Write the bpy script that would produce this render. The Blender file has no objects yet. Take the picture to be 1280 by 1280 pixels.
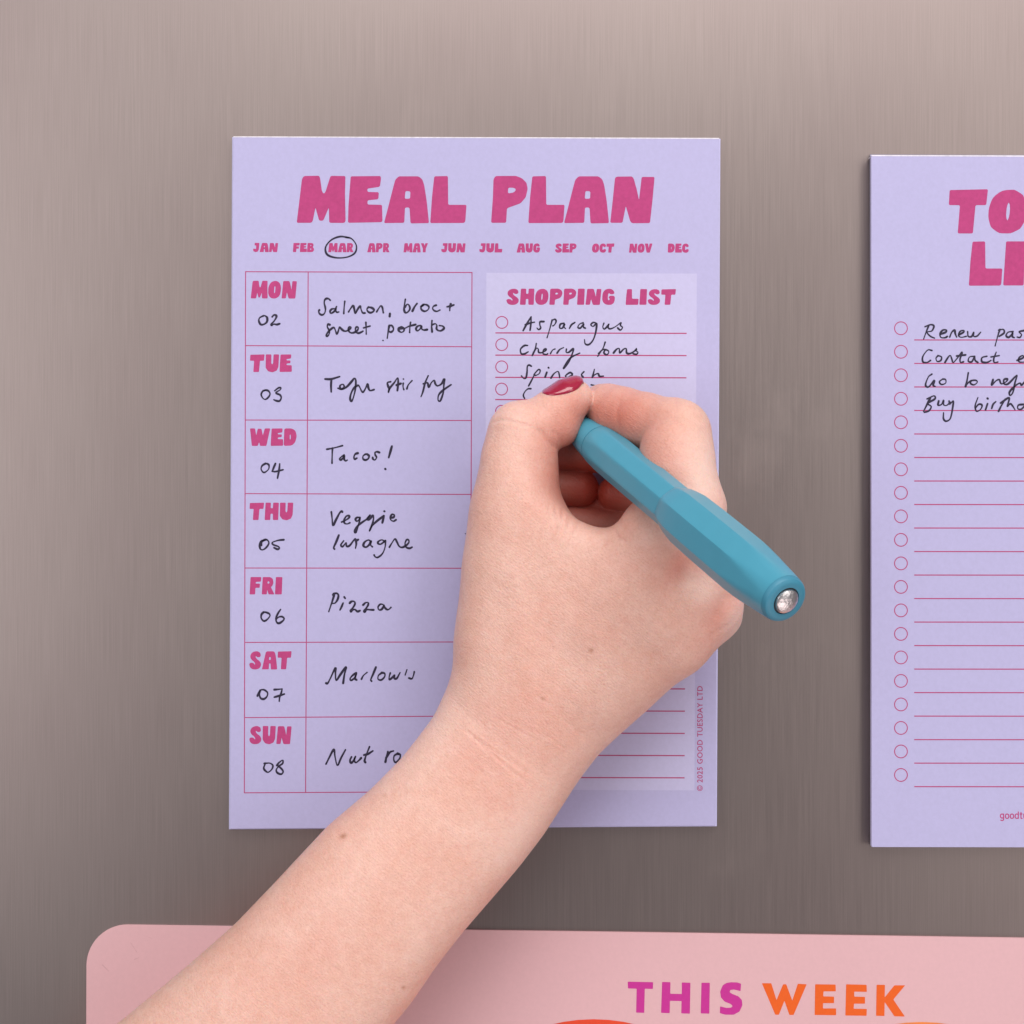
import bpy, math, random, numpy as np
from mathutils import Vector, Matrix, noise as mnoise
from mathutils.geometry import tessellate_polygon
random.seed(7); rng = np.random.default_rng(7)
R = math.radians
scene = bpy.context.scene
# One photograph pixel on the fridge door is U metres; the lens stands D pixels in front of the door.
U = 0.000244
D = 2000.0
# ------------------------------------------------------------------ camera, light
cam_d = bpy.data.cameras.new('camera'); cam = bpy.data.objects.new('camera', cam_d)
scene.collection.objects.link(cam); scene.camera = cam
cam.location = (0, -D*U, 0); cam.rotation_euler = (R(90), 0, 0)
cam_d.sensor_width = 36; cam_d.lens = 36*D/1280.0
cam_d.clip_start = 0.01; cam_d.clip_end = 50
world = bpy.data.worlds.new('World'); scene.world = world; world.use_nodes = True
bg = world.node_tree.nodes['Background']; bg.inputs['Color'].default_value = (0.80, 0.78, 0.84, 1); bg.inputs['Strength'].default_value = 0.245
def area(name, loc, target, sx, sy, power, col):
    l = bpy.data.lights.new(name, 'AREA'); l.shape = 'RECTANGLE'; l.size = sx; l.size_y = sy; l.energy = power; l.color = col
    o = bpy.data.objects.new(name, l); scene.collection.objects.link(o); o.location = loc
    o.rotation_euler = (Vector(target)-Vector(loc)).to_track_quat('-Z', 'Y').to_euler(); return o
area('key_light', (0.20, -0.92, 0.98), (0.02, 0, 0.0), 1.2, 0.9, 17.5, (1.0, 0.965, 0.94))  # large soft key from upper front, its source unseen
area('left_light', (-0.75, -0.95, 0.12), (-.05, 0, 0), 0.8, 1.0, 5.2, (1.0, 0.97, 0.97))
area('right_light', (0.85, -1.0, 0.05), (.05, 0, 0), 0.8, 0.9, 4.2, (1.0, 0.95, 0.92))
area('low_fill', (0.55, -0.58, -0.98), (0, 0, -.05), 1.0, 0.6, 4.0, (1.0, 0.84, 0.82))  # added fill lamp, standing in for warm light from below
scene.view_settings.view_transform = 'Standard'; scene.view_settings.look = 'None'
scene.view_settings.exposure = 0.0; scene.view_settings.gamma = 1.0
scene.render.engine = 'CYCLES'

# ------------------------------------------------------------------ helpers
def W(px, py, h):
    """a place h pixels in front of the door, seen at photograph pixel px, py -> metres"""
    k = (D-h)/D
    return ((px-640)*k*U, -h*U, (640-py)*k*U)
def link(o): scene.collection.objects.link(o); return o
def tag(o, label=None, cat=None, group=None, kind=None):
    if label: o['label'] = label
    if cat: o['category'] = cat
    if group: o['group'] = group
    if kind: o['kind'] = kind
    return o
def empty(name, loc, label, cat, group=None):
    o = link(bpy.data.objects.new(name, None)); o.location = loc; o.empty_display_size = 0.01
    return tag(o, label, cat, group)
def mesh_obj(name, verts, faces, mat, parent=None, smooth=False):
    me = bpy.data.meshes.new(name); me.from_pydata([tuple(v) for v in verts], [], [tuple(f) for f in faces])
    me.validate(); me.update()
    if smooth:
        me.polygons.foreach_set('use_smooth', [True]*len(me.polygons))
    if mat: me.materials.append(mat)
    o = link(bpy.data.objects.new(name, me))
    if parent is not None:
        o.parent = parent
        if parent.type == 'EMPTY': o.matrix_parent_inverse = Matrix.Translation(parent.location).inverted()
    return o
# ------------------------------------------------------------------ materials
def new_mat(name):
    m = bpy.data.materials.new(name); m.use_nodes = True
    nt = m.node_tree; b = nt.nodes['Principled BSDF']; return m, nt, b
def N(nt, t, **kw):
    n = nt.nodes.new(t)
    for k, v in kw.items(): setattr(n, k, v)
    return n
def mapped_noise(nt, scale_vec, scale, detail=4, rough=0.5, rot=(0,0,0), coord='Object'):
    tc = N(nt, 'ShaderNodeTexCoord'); mp = N(nt, 'ShaderNodeMapping')
    mp.inputs['Scale'].default_value = scale_vec; mp.inputs['Rotation'].default_value = rot
    no = N(nt, 'ShaderNodeTexNoise'); no.inputs['Scale'].default_value = scale; no.inputs['Detail'].default_value = detail; no.inputs['Roughness'].default_value = rough
    nt.links.new(tc.outputs[coord], mp.inputs['Vector']); nt.links.new(mp.outputs['Vector'], no.inputs['Vector'])
    return no
def ramp(nt, src, p0, c0, p1, c1):
    r = N(nt, 'ShaderNodeValToRGB'); r.color_ramp.elements[0].position = p0; r.color_ramp.elements[0].color = (*c0, 1)
    r.color_ramp.elements[1].position = p1; r.color_ramp.elements[1].color = (*c1, 1)
    nt.links.new(src, r.inputs['Fac']); return r
def mul(nt, a, b):
    m = N(nt, 'ShaderNodeMix', data_type='RGBA', blend_type='MULTIPLY'); m.inputs[0].default_value = 1
    nt.links.new(a, m.inputs[6]); nt.links.new(b, m.inputs[7]); return m.outputs[2]
def paper_mat(name, col, var=0.03, rough=0.75):
    m, nt, b = new_mat(name)
    n1 = mapped_noise(nt, (1,1,1), 900, 5, 0.6)
    n2 = mapped_noise(nt, (1,1,1), 25, 3, 0.5)
    c = tuple(col)
    r1 = ramp(nt, n1.outputs['Fac'], 0.3, tuple(x*(1-var) for x in c), 0.7, tuple(min(1, x*(1+var)) for x in c))
    r2 = ramp(nt, n2.outputs['Fac'], 0.3, (1-var*.6,)*3, 0.7, (1,)*3)
    nt.links.new(mul(nt, r1.outputs['Color'], r2.outputs['Color']), b.inputs['Base Color'])
    b.inputs['Roughness'].default_value = rough; b.inputs['Specular IOR Level'].default_value = 0.3
    bp = N(nt, 'ShaderNodeBump'); bp.inputs['Strength'].default_value = 0.25; bp.inputs['Distance'].default_value = 0.00004
    nt.links.new(n1.outputs['Fac'], bp.inputs['Height']); nt.links.new(bp.outputs['Normal'], b.inputs['Normal'])
    return m
M_PAPER = paper_mat('lilac_paper', (0.455, 0.432, 0.665))
M_PANEL = paper_mat('pale_lilac_print', (0.525, 0.500, 0.720))
M_EDGE = paper_mat('paper_cut_edge', (0.62, 0.60, 0.84), 0.06)
M_CARD = paper_mat('grey_backing_card', (0.30, 0.28, 0.36))
M_PRINT = paper_mat('magenta_print', (0.455, 0.052, 0.190), 0.08)
M_RULE = paper_mat('magenta_rule', (0.43, 0.06, 0.18), 0.04)
M_INK = paper_mat('black_ink', (0.022, 0.017, 0.042), 0.2, 0.55)
M_PINK = paper_mat('pink_card', (0.690, 0.422, 0.445), 0.02, 0.6)
M_SCUFF = paper_mat('grey_scuff', (0.63, 0.375, 0.40), 0.1)
M_PINKEDGE = paper_mat('pink_card_edge', (0.80, 0.62, 0.62), 0.05)
M_FUCHSIA = paper_mat('fuchsia_print', (0.53, 0.03, 0.275), 0.03, 0.6)
M_ORANGE = paper_mat('orange_print', (0.77, 0.115, 0.012), 0.03, 0.6)
M_RED = paper_mat('red_orange_print', (0.74, 0.065, 0.025), 0.03, 0.6)
M_AMBER = paper_mat('amber_print', (0.85, 0.24, 0.05), 0.03, 0.6)

def steel():
    m, nt, b = new_mat('brushed_stainless_steel')
    fine = mapped_noise(nt, (1, 1, 0.012), 3200, 3, 0.6)
    mid = mapped_noise(nt, (1, 1, 0.02), 1300, 3, 0.6)
    big = mapped_noise(nt, (1, 1, 0.7), 14, 3, 0.5)
    r1 = ramp(nt, fine.outputs['Fac'], 0.25, (0.84,)*3, 0.75, (1.0,)*3)
    r2 = ramp(nt, mid.outputs['Fac'], 0.25, (0.96,)*3, 0.75, (1.0,)*3)
    r3 = ramp(nt, big.outputs['Fac'], 0.3, (0.318, 0.260, 0.248), 0.7, (0.338, 0.283, 0.267))
    nt.links.new(mul(nt, mul(nt, r1.outputs['Color'], r2.outputs['Color']), r3.outputs['Color']), b.inputs['Base Color'])
    b.inputs['Metallic'].default_value = 1.0
    sm = mapped_noise(nt, (1, 1, .8), 22, 5, 0.65)
    smr = N(nt, 'ShaderNodeMapRange'); smr.inputs['From Min'].default_value = 0.58; smr.inputs['From Max'].default_value = 0.72; smr.inputs['To Min'].default_value = 0; smr.inputs['To Max'].default_value = 0.05
    nt.links.new(sm.outputs['Fac'], smr.inputs['Value'])
    rr = N(nt, 'ShaderNodeMapRange'); rr.inputs['To Min'].default_value = 0.36; rr.inputs['To Max'].default_value = 0.45
    nt.links.new(mid.outputs['Fac'], rr.inputs['Value']); rs = N(nt, 'ShaderNodeMath', operation='ADD'); nt.links.new(rr.outputs['Result'], rs.inputs[0]); nt.links.new(smr.outputs['Result'], rs.inputs[1]); nt.links.new(rs.outputs[0], b.inputs['Roughness'])
    bp = N(nt, 'ShaderNodeBump'); bp.inputs['Strength'].default_value = 0.3; bp.inputs['Distance'].default_value = 0.000025
    nt.links.new(fine.outputs['Fac'], bp.inputs['Height']); nt.links.new(bp.outputs['Normal'], b.inputs['Normal'])
    return m
M_STEEL = steel()
# ------------------------------------------------------------------ flat print and pen strokes
def catmull(pts, n=6):
    P = [np.array(p, float) for p in pts]
    if len(P) < 3:
        return P
    closed = False
    Q = [2*P[0]-P[1]] + P + [2*P[-1]-P[-2]]
    out = []
    for i in range(1, len(Q)-2):
        p0, p1, p2, p3 = Q[i-1], Q[i], Q[i+1], Q[i+2]
        for k in range(n):
            t = k/n
            out.append(0.5*((2*p1)+(-p0+p2)*t+(2*p0-5*p1+4*p2-p3)*t*t+(-p0+3*p1-3*p2+p3)*t**3))
    out.append(P[-1]); return out
class Strokes:
    """collects raised pen or print strokes (px coordinates) and builds them as one low ridge mesh"""
    def __init__(s): s.v = []; s.f = []
    def add(s, pts, w, h, e, smooth=True, closed=False, vary=0.0, cap=True):
        P = catmull(pts) if smooth else [np.array(p, float) for p in pts]
        Q = [P[0]]
        for p in P[1:]:
            if np.linalg.norm(p-Q[-1]) > 0.12: Q.append(p)
        P = Q
        if len(P) == 1: P = [P[0]+np.array((-.15, 0)), P[0]+np.array((.15, 0))]
        n = len(P); base = len(s.v); rings = []
        ph = random.random()*9
        for i, p in enumerate(P):
            a = P[(i-1) % n] if closed else P[max(i-1, 0)]; b = P[(i+1) % n] if closed else P[min(i+1, n-1)]
            t = b-a; t = t/(np.linalg.norm(t)+1e-9)
            ww = w*0.5*(1+vary*math.sin(ph+i*0.35)+vary*0.6*math.sin(ph*2+i*0.13))
            rings.append((p, t, ww, 1.0))
        if cap and not closed:
            p, t, ww, _ = rings[0]; rings = [(p-t*ww*0.95, t, ww*0.25, .5), (p-t*ww*0.6, t, ww*0.78, .9)] + rings
            p, t, ww, _ = rings[-1]; rings = rings + [(p+t*ww*0.6, t, ww*0.78, .9), (p+t*ww*0.95, t, ww*0.25, .5)]
        for p, t, ww, ee in rings:
            nn = np.array((-t[1], t[0]))
            for u, d in ((-1, -.1), (-.55, .8), (.55, .8), (1, -.1)):
                q = p+nn*u*ww; s.v.append(W(q[0], q[1], h+e*d*ee))
        m = len(rings)
        for i in range(m if closed else m-1):
            a = base+4*i; b = base+4*((i+1) % m)
            for k in range(3): s.f.append((a+k, a+k+1, b+k+1, b+k))
    def build(s, name, mat, parent): return mesh_obj(name, s.v, s.f, mat, parent, smooth=True)
def chaikin(poly, r=0.16):
    out = []; n = len(poly)
    for i in range(n):
        a = np.array(poly[i], float); b = np.array(poly[(i+1) % n], float)
        out.append(a+(b-a)*r); out.append(b+(a-b)*r)
    return out
def round_poly(poly, rad):
    """cut each corner by at most rad px, two passes"""
    for r in (rad, rad*0.4):
        out = []; n = len(poly)
        for i in range(n):
            p = np.array(poly[i], float); a = np.array(poly[i-1], float); b = np.array(poly[(i+1) % n], float)
            la = np.linalg.norm(a-p); lb = np.linalg.norm(b-p)
            out.append(p+(a-p)*min(r, la*0.4)/max(la, 1e-6)); out.append(p+(b-p)*min(r, lb*0.4)/max(lb, 1e-6))
        poly = out
    return poly
class Fill:
    def __init__(s): s.v = []; s.f = []
    def add(s, loops, h, rad=0.8):
        L = [round_poly(l, rad) for l in loops]
        tris = tessellate_polygon([[Vector((p[0], p[1], 0)) for p in l] for l in L])
        base = len(s.v); flat = [p for l in L for p in l]
        for p in flat: s.v.append(W(p[0], p[1], h))
        for t in tris:
            a, b, c = [flat[i] for i in t]
            cr = (b[0]-a[0])*(c[1]-a[1])-(b[1]-a[1])*(c[0]-a[0])
            # px y runs down; facing the camera (-y) needs clockwise in px = positive cross
            t = t if cr < 0 else (t[0], t[2], t[1])
            s.f.append(tuple(base+i for i in t))
    def build(s, name, mat, parent): return mesh_obj(name, s.v, s.f, mat, parent)
G = {  # chunky hand-cut capitals, height 100, y down: (width, loops)
 'J': (66, [[(18,0),(66,0),(60,72),(50,95),(28,101),(4,92),(0,64),(26,64),(31,70),(33,28),(16,28)]]),
 'F': (72, [[(6,0),(72,0),(70,26),(38,28),(37,38),(64,38),(62,62),(36,62),(34,100),(0,100)]]),
 'B': (74, [[(6,0),(50,0),(66,8),(70,26),(61,46),(73,60),(74,80),(62,96),(46,100),(0,100)],[(36,22),(45,22),(45,34),(35,35)],[(34,60),(45,60),(45,74),(33,75)]]),
 'R': (78, [[(6,0),(52,0),(68,10),(72,34),(64,52),(56,57),(78,100),(42,100),(33,72),(31,100),(0,100)],[(36,25),(47,25),(47,37),(35,38)]]),
 'Y': (84, [[(0,0),(34,0),(43,28),(53,0),(84,0),(58,60),(56,100),(22,100),(24,60)]]),
 'U': (84, [[(4,0),(38,0),(37,50),(42,58),(48,50),(51,0),(84,0),(80,70),(70,92),(44,102),(18,96),(3,76)]]),
 'G': (76, [[(40,-1),(62,4),(74,22),(72,34),(46,36),(43,26),(36,30),(33,64),(38,75),(45,66),(45,60),(38,60),(40,44),(76,44),(74,80),(62,98),(40,102),(14,96),(0,74),(2,30),(14,8)]]),
 'C': (76, [[(40,-1),(62,4),(74,22),(72,38),(46,40),(43,26),(36,30),(33,64),(38,75),(45,62),(74,62),(73,82),(62,98),(40,102),(14,96),(0,74),(2,30),(14,8)]]),
 'S': (76, [[(42,-1),(62,3),(72,14),(71,33),(47,34),(43,24),(37,29),(45,42),(68,56),(76,76),(63,96),(39,102),(12,98),(0,82),(0,64),(28,64),(32,76),(38,73),(33,60),(11,46),(4,26),(16,7)]]),
 'O': (80, [[(44,-1),(64,4),(78,22),(80,50),(73,82),(57,97),(35,102),(12,96),(0,74),(2,34),(17,8)],[(39,30),(46,30),(43,70),(36,71)]]),
 'T': (88, [[(2,2),(88,0),(84,36),(60,36),(54,100),(20,100),(25,36),(0,36)]]),
 'V': (86, [[(0,0),(36,0),(43,48),(54,0),(86,0),(56,100),(20,100)]]),
 'W': (120, [[(0,0),(30,0),(37,40),(46,2),(68,2),(76,40),(88,0),(120,0),(97,100),(60,100),(54,78),(46,100),(11,100)]]),
 'D': (78, [[(4,0),(48,0),(70,12),(78,44),(68,80),(48,98),(0,100)],[(36,33),(43,36),(42,62),(36,66)]]),
 'H': (86, [[(6,0),(38,0),(37,32),(50,32),(52,0),(86,0),(82,100),(50,100),(50,64),(36,64),(34,100),(0,100)]]),
 'I': (46, [[(6,0),(46,0),(42,100),(0,100)]]),
}
def traced(loops, x0):
    L = [[((x-x0)/3.12, (y-80)/3.12) for x, y in l] for l in loops]
    return (max(p[0] for l in L for p in l), L)
T_M = [[(93,100),(106,80),(208,78),(214,95),(226,180),(238,200),(250,185),(280,90),(285,79),(383,80),(380,200),(384,380),(376,393),(275,392),(272,290),(235,378),(208,378),(183,290),(165,380),(155,392),(58,392)]]
T_E = [[(418,82),(618,80),(620,100),(612,152),(528,164),(530,186),(606,188),(602,235),(530,242),(530,270),(627,272),(630,382),(620,388),(400,392),(403,280)]]
T_A = [[(738,82),(870,82),(895,102),(908,140),(925,250),(940,394),(817,396),(810,290),(780,290),(775,392),(640,394),(662,310),(700,160),(715,105)],[(783,180),(816,182),(814,231),(778,232)]]
T_L = [[(975,82),(1066,80),(1068,272),(1190,272),(1182,382),(1175,393),(948,394),(960,220)]]
T_P = [[(90,100),(104,80),(240,79),(280,95),(310,125),(318,165),(305,222),(270,262),(180,295),(174,392),(74,392),(86,220)],[(188,158),(225,158),(242,170),(225,190),(186,196)]]
T_N = [[(900,92),(912,84),(1015,83),(1025,98),(1045,170),(1060,240),(1078,86),(1164,86),(1150,240),(1133,394),(1015,395),(1002,384),(972,280),(950,392),(868,392),(885,240)]]
for k, l, x0 in (('M', T_M, 58), ('E', T_E, 400), ('A', T_A, 640), ('L', T_L, 948), ('P', T_P, 74), ('N', T_N, 868)): G[k] = traced(l, x0)
def word(text, x0, x1, y0, y1, h, name, mat, parent, rad=0.6, gap=5, skew=0.0):
    f = Fill(); tot = sum(G[c][0] if c != ' ' else 45 for c in text)+gap*(len(text)-1)
    sx = (x1-x0)/tot; sy = (y1-y0)/100; x = 0
    for c in text:
        if c == ' ': x += 45+gap; continue
        w, loops = G[c]
        f.add([[(x0+(x+px)*sx, y0+py*sy+skew*(x+px)*sx) for px, py in l] for l in loops], h, rad*(2.2 if c in 'OCGSD' else 1))
        x += w+gap
    return f.build(name, mat, parent)
def title(parts, ox, h, name, mat, parent, gk=5.333, oy=205):
    f = Fill()
    for loops, dx in parts: f.add([[(ox+(x+dx)/gk, oy+y/gk) for x, y in l] for l in loops], h, 1.1)
    return f.build(name, mat, parent)
def note(strokes, ox, oy, sc, w, h, name, parent, mat=None, vary=0.2):
    s = Strokes()
    for st in strokes: s.add([(ox+x/sc, oy+y/sc) for x, y in st], w*random.uniform(.94, 1.06), h+random.uniform(0, .02), 0.14, vary=vary)
    return s.build(name, mat or M_INK, parent)
def font_text(text, size, name, mat, parent, place, bold=0.0, spacing=1.0):
    cu = bpy.data.curves.new(name, 'FONT'); cu.body = text; cu.size = size; cu.offset = bold; cu.space_character = spacing; cu.resolution_u = 3
    tmp = bpy.data.objects.new('tmp', cu); scene.collection.objects.link(tmp)
    me = bpy.data.meshes.new_from_object(tmp.evaluated_get(bpy.context.evaluated_depsgraph_get())); bpy.data.objects.remove(tmp)
    vs = [place(v.co.x, v.co.y) for v in me.vertices]; fs = [tuple(p.vertices) for p in me.polygons]
    return mesh_obj(name, vs, fs, mat, parent)
# ------------------------------------------------------------------ fridge door
def slab(name, quad, h0, h1, mat, parent=None, rnd=0.0, bevel=0.0):
    """quad: px outline (clockwise in the picture) at the front height h1"""
    pts = round_poly(quad, rnd) if rnd else quad
    n = len(pts); cx = sum(p[0] for p in pts)/n; cy = sum(p[1] for p in pts)/n
    v = []
    def ring(ins, h):
        for p in pts:
            dx, dy = cx-p[0], cy-p[1]; L = math.hypot(dx, dy)
            x, y = p[0]+(dx/L)*ins, p[1]+(dy/L)*ins
            X, _, Z = W(x, y, h1); v.append((X, -h*U, Z))
    ring(0, h0); ring(0, h1-bevel); ring(bevel, h1)
    f = []
    for k in range(2):
        for i in range(n):
            j = (i+1) % n; f.append((k*n+i, k*n+j, (k+1)*n+j, (k+1)*n+i))
    f.append(tuple(2*n+i for i in reversed(range(n)))[::-1]); f.append(tuple(range(n))[::-1])
    o = mesh_obj(name, v, f, mat, parent)
    return o
door = mesh_obj('fridge_door', [(-1.2,0,-1.2),(1.2,0,-1.2),(1.2,0,1.2),(-1.2,0,1.2),(-1.2,.03,-1.2),(1.2,.03,-1.2),(1.2,.03,1.2),(-1.2,.03,1.2)],
    [(0,1,2,3),(5,4,7,6),(0,4,5,1),(3,2,6,7),(0,3,7,4),(1,5,6,2)], M_STEEL)
tag(door, kind='structure')

# ------------------------------------------------------------------ meal planner pad
HP = 20.0
pad = empty('notepad', W(592, 603, 0), 'lilac meal planner notepad with a shopping list, half covered by the hand', 'notepad')
Q = [(291.5,171.5),(899,173.5),(894.5,1032),(287.5,1036)]
def shift(q, dx, dy): return [(x+dx, y+dy) for x, y in q]
slab('backing_card', shift(Q, .6, .2), 0.6, 4, M_CARD, pad)
def leaves(q, parent, drift, n=14, wide=0.0, h0=4.02, h1=HP-0.6):
    for i in range(n):
        a = h0+(h1-h0)*i/n; b = h0+(h1-h0)*(i+1)/n-0.12
        t = 1-i/n
        slab('paper_leaves', [(x+drift[0]*t+random.uniform(-.3,.3)+(-wide if k in (0, 3) else wide)*t, y+drift[1]*t*(1 if k > 1 else .3)+random.uniform(-.3,.3)) for k, (x, y) in enumerate(q)], a, b, M_EDGE, parent)
leaves(Q, pad, (0.2, 0.8), wide=1.3)
slab('top_sheet', Q, HP-.5, HP, M_PAPER, pad, rnd=1.2, bevel=0.15)
slab('glued_edge', [(291.8,170.4),(899,172.4),(899,173.6),(291.8,171.6)], 4, HP+.15, paper_mat('white_glue', (.82,.78,.84), .15), pad)
e1, e2, e3 = HP+.05, HP+.12, HP+.2
f = Fill(); f.add([[(608,341),(871,342),(868,988),(605,987)]], e1, 0.01); f.build('shopping_panel', M_PANEL, pad)
title([(T_M, 0), (T_E, 0), (T_A, 0), (T_L, 0)], 360, e2, 'title_word', M_PRINT, pad)
title([(T_P, 0), (T_L, 322-948), (T_A, 560-640), (T_N, 0)], 600, e2, 'title_word', M_PRINT, pad)
for t, a, b, y0 in (('JAN',316.3,347.6,303.6),('FEB',366.2,392.5,303.7),('MAR',410.3,442,303.8),('APR',459,487,303.9),('MAY',504.4,535,304),('JUN',551.5,582,304),
        ('JUL',599,627.8,304.1),('AUG',645.7,675,304.2),('SEP',693.8,720.7,304.3),('OCT',740,768,304.3),('NOV',786.2,815.6,304.4),('DEC',834.7,861.2,304.4)):
    word(t, a, b, y0, y0+11.4, e2, 'month_name', M_PRINT, pad, .35, 2)
for t, a, b, y0, y1 in (('MON',313.4,371.1,351,373),('TUE',312.5,364.8,443,465),('WED',312.5,371,535.5,557.4),('THU',311.9,366.6,628.3,650),
        ('FRI',312,353,721.3,743),('SAT',311.7,364.5,814,836.6),('SUN',311.7,364.5,907.5,930)):
    word(t, a, b, y0, y1, e2, 'day_name', M_PRINT, pad, .6, 3)
word('SHOPPING', 633, 768.7, 360.8, 381, e2, 'list_heading', M_PRINT, pad, .7, 4)
word('LIST', 782, 845, 361.3, 381, e2, 'list_heading', M_PRINT, pad, .7, 4)
g = Strokes(); gw = 1.15
def gl(a, b): g.add([a, b], gw, e2+random.uniform(0, .015), .05, smooth=False, cap=False)
gl((307,339.6),(305.4,991)); gl((385.2,340),(382,990.3)); gl((590,340),(587.3,989.5))
for yl, yr in ((339.6,340.6),(432,433.4),(525,525.6),(617,618),(710,710.3),(803,802.4),(897,895),(991,989.5)):
    t = (yl-340)/651; gl((307-1.6*t-.5, yl), (590-2.7*t+.5, yr))
g.build('week_grid', M_RULE, pad)
def circle_pts(cx, cy, r, n=36): return [(cx+r*math.cos(2*math.pi*i/n), cy+r*math.sin(2*math.pi*i/n)) for i in range(n)]
for k in range(21):
    y = 416.4+k*27.78; t = k/20
    s = Strokes(); s.add([(619.3-2.2*t, y-.3), (858.3-2.6*t, y+.3)], 1.5, e2, .05, smooth=False, cap=False); s.build('rule_line', M_RULE, pad)
    s = Strokes(); s.add(circle_pts(627.3-2.2*t, y-13.4, 7.4), 1.25, e2, .05, smooth=False, closed=True); s.build('tick_circle', M_RULE, pad)
SC_A = (390,360,12.8); SC_B = (480,360,12.8)
note([[(292,196),(270,175),(235,168),(205,190),(196,240),(210,300),(215,350),(200,405),(160,430),(120,410),(108,375),(118,352)],
 [(392,298),(370,330),(320,335),(290,370),(300,402),(335,390),(380,345),(385,310),(380,360),(400,388),(430,382)],[(525,212),(515,300),(508,408)],
 [(585,382),(610,340),(655,282),(675,330),(692,405),(730,340),(772,288),(785,340),(810,395),(848,400)],
 [(905,305),(880,335),(890,370),(930,395),(975,380),(992,350),(960,318),(905,305)],[(1035,380),(1065,330),(1100,285),(1125,310),(1135,360),(1142,395)],[(1247,410),(1242,455)],
 [(285,588),(255,580),(245,620),(268,665),(280,700),(265,755),(240,770),(232,750),(255,705),(300,660),(350,632),(375,680),(395,735),(420,690),(440,625),(470,655),(510,685),(550,688),(600,660),(622,630),(600,618),(585,645),(590,690),(630,718),(690,705),(730,670),(740,635),(715,622),(695,650),(700,700),(740,722),(790,705),(815,690)],
 [(862,550),(866,640),(868,738)],[(825,638),(930,608)],
 [(1494,180),(1480,270),(1474,350),(1497,395),(1537,380),(1567,330),(1552,275),(1522,260),(1487,310)],[(1680,248),(1642,300),(1607,368)],
 [(1742,298),(1792,262),(1747,300),(1752,345),(1802,372),(1852,350),(1872,305),(1842,272),(1792,262)],[(1987,275),(1947,290),(1930,330),(1962,365),(2002,372),(2047,352)],
 [(2220,255),(2207,310),(2204,362)],[(2160,300),(2212,290),(2270,270)],
 [(1237,600),(1222,680),(1204,805)],[(1227,605),(1272,600),(1302,640),(1297,680),(1262,705),(1227,690)],
 [(1432,620),(1387,640),(1387,680),(1427,708),(1467,690),(1472,650),(1442,622)],[(1397,652),(1482,645),(1552,612),(1657,585)],[(1577,550),(1567,620),(1562,712)],
 [(1737,600),(1692,610),(1664,650),(1687,685),(1732,650),(1752,610),(1757,655),(1792,672),(1842,665)],
 [(1920,520),(1914,610),(1922,700)],[(1917,590),(1972,572),(1997,600),(1992,650),(2022,680),(2067,682),(2112,645),(2092,610),(2037,600)],[(1135,838),(1138,840)]],
 *SC_A, 2.35, e3, 'handwritten_meal', pad)
note([[(45,98),(100,98),(175,76)],[(102,98),(98,150),(100,212)],
 [(160,180),(190,188),(215,170),(205,145),(180,155),(180,178),(200,188),(240,165),(285,115),(305,92),(318,110),(315,180),(300,250),(282,295),(268,275),(275,230),(300,180),(335,155),(350,165),(370,205),(385,212),(405,180),(422,142),(430,175),(445,200),(480,192)],
 [(628,122),(600,130),(605,160),(615,185),(607,220),(620,180),(660,130),(690,88),(695,130),(688,200)],[(680,152),(718,138)],[(740,135),(738,165),(745,192)],[(741,97),(743,99)],
 [(772,185),(785,150),(818,112)],[(962,68),(935,130),(915,210),(898,255)],[(918,140),(955,132),(967,170),(990,130),(1015,110),(1025,140),(1045,158),(1080,140),(1105,98),(1100,160),(1095,220),(1070,290),(1050,285),(1055,240),(1090,200),(1165,148)]],
 400,460,7.111, 2.35, e3, 'handwritten_meal', pad)
note([[(110,148),(230,125),(360,90)],[(200,130),(195,240),(192,370)],[(385,240),(340,270),(315,300),(335,318),(375,280),(388,245),(385,300),(410,335),(435,322)],
 [(605,210),(565,225),(543,270),(555,305),(590,290)],[(730,225),(690,255),(690,300),(725,320),(770,300),(785,255),(755,228),(730,225)],
 [(950,200),(915,188),(880,200),(885,240),(905,275),(880,318),(850,305),(842,280)],[(1150,100),(1125,190),(1100,280)],[(1043,462),(1048,466)]],
 400,550,12.8, 2.45, e3, 'handwritten_meal', pad)
note([[(98,105),(108,190),(120,285),(160,210),(205,125),(230,98),(245,105)],[(235,240),(290,215),(335,180),(330,155),(295,165),(268,215),(275,255),(310,265),(345,250)],
 [(480,180),(440,180),(420,205),(440,230),(475,200),(478,185),(468,250),(445,320),(420,378),(410,350),(440,300),(500,250),(570,200),(620,140),(590,180),(575,205),(600,210),(640,165),(655,155),(660,200),(640,280),(605,362),(625,310),(690,240),(780,170),(800,155),(790,200),(778,250)],
 [(804,96),(807,98)],[(885,185),(930,175),(935,145),(905,140),(885,180),(895,215),(930,228),(960,210)],
 [(198,415),(165,500),(130,580),(140,600)],[(262,490),(225,545),(250,568),(295,515),(300,560),(340,555),(400,480),(420,470),(430,530),(420,590)],[(455,475),(428,492)],
 [(628,500),(590,480),(540,510),(525,555),(560,575),(605,540),(628,495),(622,545),(645,570)],
 [(815,500),(770,478),(725,500),(720,525),(755,535),(805,500),(818,490),(815,570),(780,660),(720,710),(685,705),(668,680)],
 [(872,575),(905,520),(945,465),(970,500),(1000,560),(1040,578),(1090,555),(1130,515),(1128,480),(1100,478),(1080,530),(1095,575),(1140,590),(1175,575)]],
 405,630,10.667, 2.4, e3, 'handwritten_meal', pad)
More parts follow.
